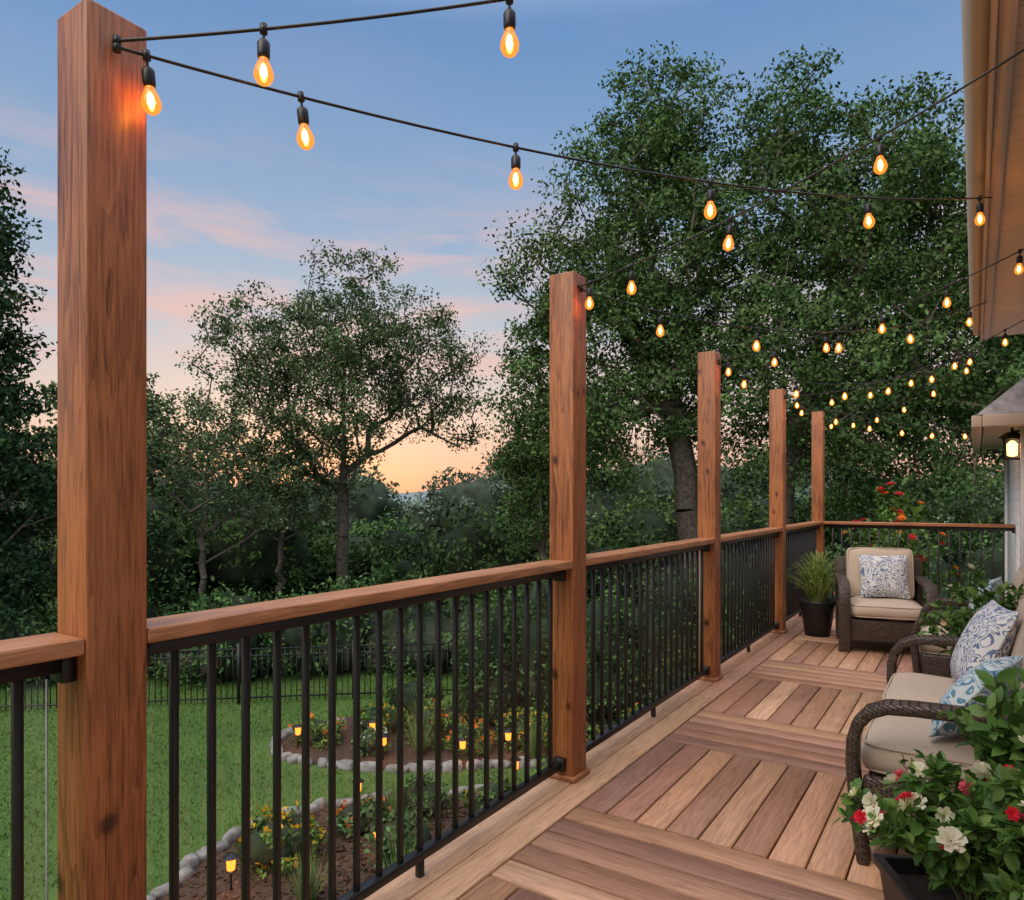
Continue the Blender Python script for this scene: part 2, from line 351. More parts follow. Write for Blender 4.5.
# ------------------------------------------------------------------ house
H=empty('white_house')
V,F=merge([box(2.75,2.9,-6,8.2,-3,2.93), box(2.12,5.5,8.2,12.5,-3,2.12)]); mesh_np('siding_walls',V,F,M_side,parent=H)
V,F=merge([box(2.09,2.135,8.17,8.28,0,2.11),box(2.09,2.135,12.42,12.53,-3,2.11)]); mesh_np('corner_boards',V,F,simple('white_trim',(.75,.74,.72),.5,var=.05),parent=H)
EX=.050
V,F=box(1.74+EX,2.745,-6,8.05,2.935,2.96); mesh_np('soffit',V,F,M_soff,parent=H)
V,F=merge([box(1.72+EX,1.738+EX,-6,8.07,2.90,3.10),box(1.742+EX,1.79+EX,-6,8.04,2.915,2.934)]); o=mesh_np('fascia',V,F,M_trim,parent=H)
gp=[(1.718,3.09),(1.718,2.965),(1.68,2.96),(1.665,2.985),(1.655,3.05),(1.64,3.095),(1.648,3.10),(1.665,3.06)]
V=[];F=[]
for (y) in (-6,8.07):
    for (x,z) in gp: V.append([x+EX,y,z])
n=len(gp)
for i in range(n-1): F.append([i,i+1,n+i+1,n+i])
mesh_np('gutter',V,F,M_trim,parent=H)
V=[[1.78,-6,3.10],[1.78,8.1,3.10],[5.5,8.1,4.6],[5.5,-6,4.6],[1.78,-6,3.14],[1.78,8.1,3.14],[5.5,8.1,4.64],[5.5,-6,4.64]]
mesh_np('main_roof',V,BF,M_roof,parent=H)
V=[[1.80,8.055,2.963],[2.9,8.055,2.963],[5.5,8.055,4.55],[5.5,8.06,4.55]]
mesh_np('gable_end',V,[[0,1,2,3]],M_trim,parent=H)
V=[[1.74,7.90,2.19],[5.5,7.90,2.19],[5.5,12.7,2.19],[1.74,12.7,2.19],[2.75,8.7,3.15],[5.5,8.7,3.15],[5.5,11.6,3.15],[2.75,11.6,3.15]]
mesh_np('bay_hip_roof',V,[[0,1,5,4],[1,2,6,5],[2,3,7,6],[3,0,4,7],[4,5,6,7]],M_roof,parent=H)
V,F=merge([box(1.80,5.5,7.97,12.68,2.13,2.155),box(1.70,1.785,7.90,12.7,2.07,2.185),box(1.787,5.5,7.86,7.945,2.07,2.185)]); o=mesh_np('bay_gutter_and_soffit',V,F,M_trim,parent=H); bevel(o,.02,3)
V,F=merge([box(2.70,2.748,3.0,5.2,0,2.15)]); mesh_np('patio_door_frame',V,F,simple('door_trim',(.7,.7,.68),.5,var=.05),parent=H)
V,F=merge([box(2.69,2.698,3.08,4.05,.1,2.05),box(2.69,2.698,4.15,5.12,.1,2.05)]); mesh_np('patio_door_glass',V,F,simple('door_glass',(.02,.025,.03),.05,bump=0),parent=H)
Ln=empty('wall_lantern',(2.03,8.36,1.78))
q=.065
parts=[box(-.075,.075,-.075,.075,0,.015),box(-.085,.085,-.085,.085,.20,.212),box(-.012,.09,-.012,.012,.27,.285),box(.075,.092,-.04,.04,.12,.32)]
for sx_ in (-1,1):
    for sy_ in (-1,1): parts.append(box(sx_*q-.006,sx_*q+.006,sy_*q-.006,sy_*q+.006,.015,.20))
V,F=merge(parts); mesh_np('lantern_frame',V,F,M_black,parent=Ln)
V,F=lathe([(.12,.212),(.05,.265),(.012,.275),(.012,.31),(.001,.315)],4); mesh_np('lantern_cap',V,F,M_black,parent=Ln)
V,F=lathe([(.001,.03),(.04,.04),(.045,.15),(.02,.18),(.001,.185)],10); mesh_np('lantern_lamp',V,F,M_lantern,parent=Ln,smooth=True)

# ------------------------------------------------------------------ furniture
def cushion(w,d,h,edge=.62,n=10,p=6):
    V=[];F=[];g=np.linspace(-1,1,n+1)
    idx={}
    def vid(i,j,k):
        key=(i,j,k)
        if key not in idx:
            a,b_,c=g[i],g[j],(-1+k*2/4)
            th=edge+(1-edge)*((1-abs(a)**p)*(1-abs(b_)**p))**.5
            sq=1-.045*(c*c)
            V.append([a*w/2*sq*(1-.03*abs(b_)**8), b_*d/2*sq*(1-.03*abs(a)**8), c*h/2*th]); idx[key]=len(V)-1
        return idx[key]
    for i in range(n):
        for j in range(n):
            F.append([vid(i,j,4),vid(i+1,j,4),vid(i+1,j+1,4),vid(i,j+1,4)])
            F.append([vid(i,j,0),vid(i,j+1,0),vid(i+1,j+1,0),vid(i+1,j,0)])
    for k in range(4):
        for i in range(n):
            F.append([vid(i,0,k),vid(i+1,0,k),vid(i+1,0,k+1),vid(i,0,k+1)])
            F.append([vid(i+1,n,k),vid(i,n,k),vid(i,n,k+1),vid(i+1,n,k+1)])
            F.append([vid(0,i+1,k),vid(0,i,k),vid(0,i,k+1),vid(0,i+1,k+1)])
            F.append([vid(n,i,k),vid(n,i+1,k),vid(n,i+1,k+1),vid(n,i,k+1)])
    return np.array(V),np.array(F)
def xf(V,loc,rx=0,ry=0,rz=0):
    M=Matrix.Rotation(rz,3,'Z')@Matrix.Rotation(ry,3,'Y')@Matrix.Rotation(rx,3,'X')
    return V@np.array(M).T+np.array(loc)
def put_cushion(name,w,d,h,loc,rx,parent,mat,ry=0,rz=0,edge=.62,p=6):
    V,F=cushion(w,d,h,edge,p=p)
    V[:,2]+=.006*np.sin(V[:,0]*17+loc[0]*9)*np.cos(V[:,1]*13)
    o=mesh_np(name,V,F,mat,parent=parent,smooth=True); o.location=loc; o.rotation_euler=(rx,ry,rz)
    m=o.modifiers.new('s','SUBSURF'); m.levels=1; m.render_levels=1
    if edge>.3:
        for s in (-1,1):
            t=np.linspace(0,2*np.pi,49)
            ex=np.sign(np.cos(t))*np.abs(np.cos(t))**.22*w/2*.955; ey=np.sign(np.sin(t))*np.abs(np.sin(t))**.22*d/2*.955
            pz=np.full_like(ex,s*h/2*edge*.98)
            V,F=tube(np.stack([ex,ey,pz],1),.0055,6); oo=mesh_np(name+'_piping',V,F,mat,parent=parent,smooth=True); oo.location=loc; oo.rotation_euler=(rx,ry,rz)
    return o
def sweep_rect(path,x0,x1,th):
    path=np.asarray(path,float); T=np.gradient(path,axis=0); T/=np.linalg.norm(T,axis=1)[:,None]
    Nn=np.stack([-T[:,1],T[:,0]],1)*th/2
    V=[];F=[]
    for p,nn in zip(path,Nn):
        a=p+nn; b_=p-nn
        V+= [[x0,a[0],a[1]],[x1,a[0],a[1]],[x1,b_[0],b_[1]],[x0,b_[0],b_[1]]]
    for i in range(len(path)-1):
        for j in range(4):
            k=(j+1)%4; F.append([4*i+j,4*i+k,4*i+4+k,4*i+4+j])
    m=len(V); F+=[[0,3,2,1],[m-4,m-3,m-2,m-1]]
    return np.array(V),np.array(F)
def wicker_seat(name,w,loc,rz,seats=1,d=.80):
    C=empty(name,loc,rz)
    parts=[]
    fr=-d/2
    path=[(fr+.05,.0),(fr+.035,.12),(fr+.02,.25),(fr+.01,.38),(fr+.012,.47),(fr+.03,.535),(fr+.07,.585),(fr+.13,.612),(fr+.22,.62),(fr+.40,.625),(d/2-.12,.63),(d/2-.02,.625)]
    for s in (-1,1):
        xa,xb=sorted((s*w/2,s*(w/2-.10)))
        parts.append(sweep_rect(path,xa,xb,.045))
        xc=s*(w/2-.05)
        parts.append(box(xc-.022,xc+.022,fr+.045,d/2-.06,.09,.335))
        parts.append(box(xc-.03,xc+.03,d/2-.14,d/2-.05,0,.6))
    parts.append(box(-w/2+.08,w/2-.08,fr+.045,d/2-.1,.11,.30))
    bp=box(-w/2+.015,w/2-.015,-.035,.035,-.36,.38)
    Vb=xf(bp[0],(0,d/2-.06,.44),rx=-.16); parts.append((Vb,bp[1]))
    V,F=merge(parts); o=mesh_np('wicker_frame',V,F,M_wick,parent=C); bevel(o,.014,3)
    sw=(w-.20)/seats
    for i in range(seats):
        cx=-w/2+.10+sw*(i+.5)
        put_cushion('seat_cushion',sw-.006,d-.14,.16,(cx,-.055,.380),0,C,M_cush)
        put_cushion('back_cushion',sw-.01,.50,.16,(cx,d/2-.175,.675),math.radians(90-13),C,M_cush)
    return C
def pillow(name,parent,size,loc,rx,ry,rz,mat):
    V,F=cushion(size,size,.17,.10,12,p=2.2)
    a=V[:,0]/(size/2); b_=V[:,1]/(size/2)
    V[:,0]*=1-.07*(1-b_**2)*abs(a)**3+.03*abs(b_)**6; V[:,1]*=1-.07*(1-a**2)*abs(b_)**3+.03*abs(a)**6
    o=mesh_np(name,V,F,mat,parent=parent,smooth=True); o.location=loc; o.rotation_euler=(rx,ry,rz)
    m=o.modifiers.new('s','SUBSURF'); m.levels=1; m.render_levels=1
A=wicker_seat('wicker_armchair',.80,(1.00,7.44,0),math.radians(12))
pillow('throw_pillow',A,.43,(.02,.05,.665),math.radians(70),0,math.radians(3),M_pil1)
B=wicker_seat('wicker_armchair',.80,(1.77,5.95,0),math.radians(-90))
pillow('throw_pillow',B,.40,(-.06,.02,.66),math.radians(68),0,math.radians(-8),M_pil2)
D=wicker_seat('wicker_loveseat',1.62,(1.72,3.79,0),math.radians(-90),2)
pillow('throw_pillow',D,.46,(-.30,.04,.69),math.radians(66),0,math.radians(12),M_pil1)
pillow('throw_pillow_small',D,.40,(.46,.02,.63),math.radians(52),0,math.radians(-14),M_pil2)

# ------------------------------------------------------------------ plants
LT=np.array([[0,0,0],[.33,0,-.02],[.68,0,.0],[1,0,-.12],[.3,.24,.06],[.66,.21,.05],[.3,-.24,.06],[.66,-.21,.05]])
LF=np.array([[0,4,1],[0,1,6],[1,4,5],[1,5,2],[1,2,7],[1,7,6],[2,5,3],[2,3,7]])
def frames(D_,rg,upb=.6):
    D_=D_/np.linalg.norm(D_,axis=1)[:,None]
    U=rg.normal(0,.45,D_.shape)+np.array([0,0,1.0]); Bv=np.cross(U,D_); Bv/=np.linalg.norm(Bv,axis=1)[:,None]+1e-9
    Nn=np.cross(D_,Bv); return D_,Bv,Nn
def place(T,Fc,Pp,D_,sz,rg):
    A_,B_,C_=frames(D_,rg); n=len(Pp)
    V=Pp[:,None]+sz[:,None,None]*(T[None,:,0,None]*A_[:,None]+T[None,:,1,None]*B_[:,None]+T[None,:,2,None]*C_[:,None])
    F=(Fc[None]+np.arange(n)[:,None,None]*len(T)).reshape(-1,3)
    return V.reshape(-1,3),F
def flower_T(n=6):
    V=[];F=[]
    for ring,(rad,lift,off) in enumerate(((1,.25,0),(.8,.5,.5),(.5,.62,.2))):
        for i in range(n):
            a=2*math.pi*(i+off)/n; o=len(V)
            def pt(r,da,z): V.append([z, r*math.cos(a+da), r*math.sin(a+da)])
            pt(.05,0,0); pt(rad*.65,-.5,lift*.6); pt(rad*.65,.5,lift*.6); pt(rad,-.22,lift); pt(rad,.22,lift)
            F+=[[o,o+1,o+2],[o+1,o+3,o+2],[o+3,o+4,o+2]]
    return np.array(V),np.array(F)
FT,FF=flower_T()
def shrub(name,loc,nst,length,spread,leaf,nleaf,cols,flowers,seed,rise=1.0,parent=None,lean=(0,0)):
    rg=np.random.default_rng(seed); E=parent or empty(name,loc)
    st=[];Pp=[];Dd=[];C=[];tips=[]
    for i in range(nst):
        az=rg.uniform(0,2*np.pi); out=spread*rg.uniform(.1,1)**.7; ln=length*rg.uniform(.55,1.0)
        hor=np.array([math.cos(az),math.sin(az),0])
        p0=hor*rg.uniform(0,.06); p2=hor*out+np.array([lean[0],lean[1],0])+np.array([0,0,ln*rise*math.sqrt(max(.1,1-(out/spread)**2*.75))]); p1=hor*out*.35+np.array([0,0,p2[2]*.7])
        t=np.linspace(0,1,9)[:,None]; c=(1-t)**2*p0+2*t*(1-t)*p1+t*t*p2
        st.append(tube(c,np.linspace(.004,.0016,9)*(length/.5)**.5,5)); tips.append((c[-1],c[-1]-c[-2]))
        tt=rg.uniform(.15,1.0,nleaf)**.8
        pp=(1-tt[:,None])**2*p0+2*tt[:,None]*(1-tt[:,None])*p1+tt[:,None]**2*p2
        tang=2*(1-tt[:,None])*(p1-p0)+2*tt[:,None]*(p2-p1); tang/=np.linalg.norm(tang,axis=1)[:,None]
        rd=rg.normal(0,1,(nleaf,3)); rd/=np.linalg.norm(rd,axis=1)[:,None]
        Pp.append(pp); Dd.append(tang*.55+rd*.9+np.array([0,0,.1])); 
        cc=np.array(cols)[rg.integers(len(cols),size=nleaf)]*rg.uniform(.7,1.3,(nleaf,1)); C.append(cc)
    V,F=merge(st); mesh_np('stems',V,F,simple(name+'_stem',(.06,.07,.03),.7,bump=0),parent=E,smooth=True)
    Pp=np.concatenate(Pp);Dd=np.concatenate(Dd);C=np.concatenate(C)
    V,F=place(LT,LF,Pp,Dd,leaf*rg.uniform(.6,1.2,len(Pp)),rg); mesh_np('leaves',V,F,M_pleaf,np.repeat(C,8,0),E,smooth=False)
    if flowers:
        fp=[];fd=[];fc=[];fs=[]
        for col,num,size in flowers:
            for q_ in range(num):
                tp,td=tips[rg.integers(len(tips))]
                fp.append(tp+rg.normal(0,size*.8,3)+np.array([0,0,size*.4])); dd=tp*np.array([1,1,.5])+rg.normal(0,.15,3); dd[2]+=.15; dd/=np.linalg.norm(dd)
                fd.append(dd); fc.append(np.array(col)*rg.uniform(.8,1.1)); fs.append(size*rg.uniform(.75,1.15))
        fp=np.array(fp);fd=np.array(fd)
        A_,B_,C_=frames(fd,rg); fs=np.array(fs)
        V=fp[:,None]+fs[:,None,None]*(FT[None,:,0,None]*A_[:,None]+FT[None,:,1,None]*B_[:,None]+FT[None,:,2,None]*C_[:,None])
        F=(FF[None]+np.arange(len(fp))[:,None,None]*len(FT)).reshape(-1,3)
        mesh_np('flowers',V.reshape(-1,3),F,M_petal,np.repeat(np.array(fc),len(FT),0),E)
    return E
def square_pot(parent,top,bot,h,z0):
    V=[];F=[]
    rings=[(bot,0),(top,h-.03),(top+.012,h-.03),(top+.012,h),(top-.012,h),(top-.02,h-.04)]
    for r_,z in rings: V+= [[-r_,-r_,z],[r_,-r_,z],[r_,r_,z],[-r_,r_,z]]
    for i in range(len(rings)-1):
        for j in range(4): k=(j+1)%4; F.append([4*i+j,4*i+k,4*i+4+k,4*i+4+j])
    F.append([0,3,2,1]); V=np.array(V); V[:,2]+=z0
    o=mesh_np('pot',V,F,M_pot,parent=parent); bevel(o,.006,2)
    m=top-.021; mesh_np('soil',[[-m,-m,z0+h-.041],[m,-m,z0+h-.041],[m,m,z0+h-.041],[-m,m,z0+h-.041]],[[0,1,2,3]],M_soil,parent=parent)
G1=[(.075,.16,.035),(.11,.22,.05),(.055,.125,.03),(.16,.27,.07)]
e=empty('potted_flower_shrub',(1.75,2.22,0)); e.rotation_euler=(0,0,math.radians(28))
square_pot(e,.19,.15,.37,0)
c=empty('shrub_part',(0,0,.32)); c.parent=e
shrub('flower_shrub',None,70,.42,.37,.050,50,G1,[((.80,.76,.66),24,.030),((.66,.02,.05),18,.022),((.72,.10,.20),14,.020)],5,parent=c,lean=(0,0))
e=empty('potted_leafy_shrub',(1.80,5.12,0)); square_pot(e,.15,.12,.36,0); c=empty('shrub_part',(0,0,.32)); c.parent=e
shrub('leafy_shrub',None,40,.66,.38,.06,40,G1,[((.7,.68,.6),6,.03)],8,parent=c)
e=empty('potted_tall_shrub',(1.82,2.72,0)); square_pot(e,.12,.10,.36,0); c=empty('shrub_part',(0,0,.32)); c.parent=e
shrub('tall_shrub',None,20,.60,.20,.080,17,G1,[],11,parent=c)
e=empty('potted_ornamental_grass',(.38,7.72,0))
V,F=lathe([(.001,0),(.12,0),(.165,.30),(.18,.34),(.185,.36),(.165,.36),(.16,.33),(.001,.325)],20); mesh_np('pot',V,F,M_pot,parent=e,smooth=False)
rg=np.random.default_rng(4); Vs=[];Fs=[];Cs=[];o_=0
for i in range(420):
    az=rg.uniform(0,6.283); out=rg.uniform(.02,.50); h=rg.uniform(.38,.66)*(1-.5*(out/.50)**2); wd=rg.uniform(.004,.007)
    hor=np.array([math.cos(az),math.sin(az),0]); sd_=np.array([-hor[1],hor[0],0])
    p0=hor*rg.uniform(0,.08)+np.array([0,0,.33]); p2=hor*out+np.array([0,0,.33+h*.8]); p1=hor*out*.4+np.array([0,0,.33+h])
    t=np.linspace(0,1,6)[:,None]; cc=(1-t)**2*p0+2*t*(1-t)*p1+t*t*p2; ww=(wd*(1-t**2)+.0006)
    V=np.concatenate([cc-sd_*ww,cc+sd_*ww]); F=[[k_,k_+1,k_+7,k_+6] for k_ in range(5)]
    Vs.append(V);Fs.append(np.array(F)+o_);o_+=12; Cs.append(np.tile(np.array(random.choice([(.20,.28,.07),(.15,.24,.06),(.34,.36,.14)])),(12,1)))
mesh_np('grass_blades',np.concatenate(Vs),np.concatenate(Fs),M_pleaf,np.concatenate(Cs),e)
shrub('flowering_shrub',(.75,11.2,-.9),60,2.65,.75,.12,50,[(.11,.22,.05),(.15,.27,.07)],[((.70,.03,.05),34,.06),((.75,.22,.04),18,.06)],21)

# ------------------------------------------------------------------ ground
M_lawn,nt,b=newmat('lawn_grass')
tc=N(nt,'ShaderNodeTexCoord'); n1=N(nt,'ShaderNodeTexNoise',Scale=.7,Detail=4.0); n2=N(nt,'ShaderNodeTexNoise',Scale=60.0,Detail=3.0)
L(nt,tc.outputs['Object'],n1.inputs['Vector']); L(nt,tc.outputs['Object'],n2.inputs['Vector'])
r1=ramp(nt,[(.3,(.068,.145,.024)),(.7,(.120,.215,.038))]); L(nt,n1.outputs['Fac'],r1.inputs[0])
r2=ramp(nt,[(.3,(.6,.6,.6)),(.7,(1.3,1.3,1.3))]); L(nt,n2.outputs['Fac'],r2.inputs[0])
mm=N(nt,'ShaderNodeMix',data_type='RGBA',blend_type='MULTIPLY'); mm.inputs[0].default_value=1; L(nt,r1.outputs[0],mm.inputs[6]); L(nt,r2.outputs[0],mm.inputs[7]); L(nt,mm.outputs[2],b.inputs['Base Color'])
b.inputs['Roughness'].default_value=.9; bp=N(nt,'ShaderNodeBump',Strength=.8,Distance=.05); L(nt,n2.outputs['Fac'],bp.inputs['Height']); L(nt,bp.outputs[0],b.inputs['Normal'])
mesh_np('ground',[[-2500,-2500,GZ],[2500,-2500,GZ],[2500,2500,GZ],[-2500,2500,GZ]],[[0,1,2,3]],M_lawn)
rg=np.random.default_rng(9)
def catmull(pts,n=14):
    pts=np.array(pts,float); out=[]
    P_=np.vstack([2*pts[0]-pts[1],pts,2*pts[-1]-pts[-2]])
    for i in range(1,len(P_)-2):
        for t in np.linspace(0,1,n,endpoint=False):
            a,b_,c_,d_=P_[i-1:i+3]; out.append(.5*((2*b_)+(-a+c_)*t+(2*a-5*b_+4*c_-d_)*t*t+(-a+3*b_-3*c_+d_)*t**3))
    out.append(pts[-1]); return np.array(out)
near_edge=catmull([(-5.2,1.0),(-5.5,2.8),(-5.76,4.24),(-6.2,5.3),(-6.15,6.5),(-5.6,7.4),(-4.9,8.1),(-4.0,8.7),(-2.5,9.4)])
far_edge=catmull([(-8.2,9.9),(-8.9,9.0),(-8.75,8.2),(-8.0,7.75),(-6.9,8.0),(-5.7,8.65),(-4.7,9.5),(-3.6,10.3),(-1.5,11.2)])
far_back=catmull([(-8.2,9.9),(-7.9,11.0),(-7.0,12.0),(-5.8,13.0),(-3,14.5)])
M_mulch=simple('mulch',(.065,.036,.024),.95,nscale=55,var=.7,bump=1.0)
def strip(name,A_,B_,z,mat):
    n=min(len(A_),len(B_)); ia=np.linspace(0,len(A_)-1,60).astype(int); ib=np.linspace(0,len(B_)-1,60).astype(int)
    V=[];F=[]
    for k_ in range(60):
        for s in np.linspace(0,1,7):
            p=A_[ia[k_]]*(1-s)+B_[ib[k_]]*s; V.append([p[0],p[1],z+.10*math.sin(math.pi*min(1,s*1.0))])
    for k_ in range(59):
        for s in range(6): F.append([k_*7+s,k_*7+s+1,(k_+1)*7+s+1,(k_+1)*7+s])
    return mesh_np(name,V,F,mat,smooth=True)
inner=np.array([(-.6,y) for y in np.linspace(1.0,9.4,60)])
strip('garden_bed',near_edge,inner,GZ+.008,M_mulch)
strip('garden_bed',far_edge,far_back,GZ+.012,M_mulch)
def rocks(name,path,size):
    import bmesh
    parts=[]; d=np.r_[0,np.cumsum(np.linalg.norm(np.diff(path,axis=0),axis=1))]; s=0
    while s<d[-1]:
        x=np.interp(s,d,path[:,0]);y=np.interp(s,d,path[:,1]); x2=np.interp(s+.05,d,path[:,0]);y2=np.interp(s+.05,d,path[:,1])
        bm=bmesh.new(); bmesh.ops.create_icosphere(bm,subdivisions=2,radius=1)
        V=np.array([v.co[:] for v in bm.verts]); F=np.array([[v.index for v in f.verts] for f in bm.faces]); bm.free()
        V=np.sign(V)*np.abs(V)**.62; V*=1+rg.normal(0,.08,V.shape)
        ln=size*rg.uniform(.6,1.6); V=V*np.array([ln,size*rg.uniform(.55,.95),size*rg.uniform(.4,.8)])
        V=xf(V,(x+rg.normal(0,.035),y,GZ+size*.22),rz=math.atan2(y2-y,x2-x)+rg.normal(0,.3)); parts.append((V,F)); s+=ln*1.9
    V,F=merge(parts); mesh_np(name,V,F,M_stone)
rocks('stone_border',near_edge,.125); rocks('stone_border',far_edge,.14)
def leaf_diamonds(C,size,rg,asp=.5,flat=0):
    n=len(C); T=rg.normal(0,1,(n,3)); 
    if flat: T[:,2]*=flat
    T/=np.linalg.norm(T,axis=1)[:,None]; R_=rg.normal(0,1,(n,3)); 
    if flat: R_[:,2]*=flat
    B_=np.cross(T,R_); B_=np.cross(B_,T); B_/=np.linalg.norm(B_,axis=1)[:,None]+1e-9
    T=T*size[:,None]; B_=B_*size[:,None]*asp
    V=np.stack([C-T,C+B_-T*.1,C+T,C-B_-T*.1],1).reshape(-1,3)
    return V,np.arange(4*n).reshape(n,4)
n=26000
px=rg.uniform(-20,-3.2,n*3); py=rg.uniform(-1,15,n*3)
def in_bed(px,py):
    ne=np.interp(py,near_edge[:,1],near_edge[:,0]); m1=(px>ne-.1)&(py<9.4)
    dd=np.full(len(px),9.0)
    for q_ in range(0,len(far_edge),3): dd=np.minimum(dd,np.hypot(px-far_edge[q_,0],py-far_edge[q_,1]))
    m2=((px-(-7.9+ (py-8)*.35))>-.9)&(py>8.0+.42*(px+8))&(py>8)
    return m1|m2|(dd<.22)
mk=~in_bed(px,py); px=px[mk];py=py[mk]
k=len(px); hh=rg.uniform(.03,.07,k); az=rg.uniform(0,6.28,k); wv=rg.uniform(.006,.012,k); ln=rg.normal(0,.025,(k,2))
V=np.zeros((k,3,3)); V[:,0]=np.stack([px-np.cos(az)*wv,py-np.sin(az)*wv,np.full(k,GZ)],1); V[:,1]=np.stack([px+np.cos(az)*wv,py+np.sin(az)*wv,np.full(k,GZ)],1); V[:,2]=np.stack([px+ln[:,0],py+ln[:,1],GZ+hh],1)
cc=np.repeat(np.array([.115,.205,.038])*rg.uniform(.6,1.4,(k,1)),3,0)
mesh_np('lawn_grass',V.reshape(-1,3),np.arange(3*k).reshape(k,3),M_leaf,cc)
t=rg.uniform(0,1,9000); s=rg.uniform(0,1,9000); yy=1+t*8.3; xx=np.interp(yy,near_edge[:,1],near_edge[:,0]); xx=xx+(-.6-xx)*s*.8+.1
C=np.stack([xx,yy,GZ+.02+.10*np.sin(np.pi*s*.8)],1); V,F=leaf_diamonds(C,rg.uniform(.02,.06,len(C)),rg,.4,.25)
mesh_np('mulch_chips',V,F,M_leaf,np.repeat(np.array([.09,.05,.032])*rg.uniform(.3,1.8,(len(C),1)),4,0))

# ------------------------------------------------------------------ vegetation mass
def foliage(name,blobs,leaf,per,cols,seed,core=.78,parent=None,flower=None,asp=.5,cmat=None):
    rg=np.random.default_rng(seed); Cs=[];Cc=[];Sz=[];cores=[]
    import bmesh
    bm=bmesh.new(); bmesh.ops.create_icosphere(bm,subdivisions=3,radius=1); IV=np.array([v.co[:] for v in bm.verts]); IF=np.array([[v.index for v in f.verts] for f in bm.faces]); bm.free()
    for (x,y,z,rx,ry,rz) in blobs:
        nc=max(12,int(per/55)); d=rg.normal(0,1,(nc,3)); d/=np.linalg.norm(d,axis=1)[:,None]
        cen=d*rg.uniform(.72,1.03,(nc,1)); cr=rg.uniform(.10,.26,nc)
        pick=rg.integers(nc,size=per); off=rg.normal(0,1,(per,3))*cr[pick][:,None]*.75
        p=(cen[pick]+off)*np.array([rx,ry,rz])+np.array([x,y,z]); keep=p[:,2]>GZ
        base=np.array(cols)[rg.integers(len(cols))]*rg.uniform(.8,1.2)
        tint=base*rg.uniform(.55,1.45,(nc,1))[pick]*rg.uniform(.75,1.25,(per,1))
        Cs.append(p[keep]);Cc.append(tint[keep]);Sz.append(leaf*rg.uniform(.6,1.3,keep.sum()))
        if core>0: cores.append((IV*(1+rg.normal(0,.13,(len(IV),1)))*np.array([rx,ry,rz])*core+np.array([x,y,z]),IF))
    C=np.concatenate(Cs);T=np.concatenate(Cc);Z=np.concatenate(Sz)
    V,F=leaf_diamonds(C,Z,rg,asp); E=parent or empty(name)
    mesh_np('foliage',V,F,M_leaf,np.repeat(T,4,0),E)
    if cores: V,F=merge(cores); mesh_np('dark_filler_cores',V,F,cmat or M_dark,parent=E)  # opaque dark cores added as filler for the shaded foliage interior
    if flower:
        for col,num,sz in flower:
            pick=C[rg.integers(len(C),size=num)]; V,F=leaf_diamonds(pick+rg.normal(0,.03,pick.shape)+np.array([0,0,.05]),sz*rg.uniform(.7,1.2,num),rg,.9)
            mesh_np('blooms',V,F,M_petal,np.repeat(np.array(col)*rg.uniform(.8,1.15,(num,1)),4,0),E)
    return E

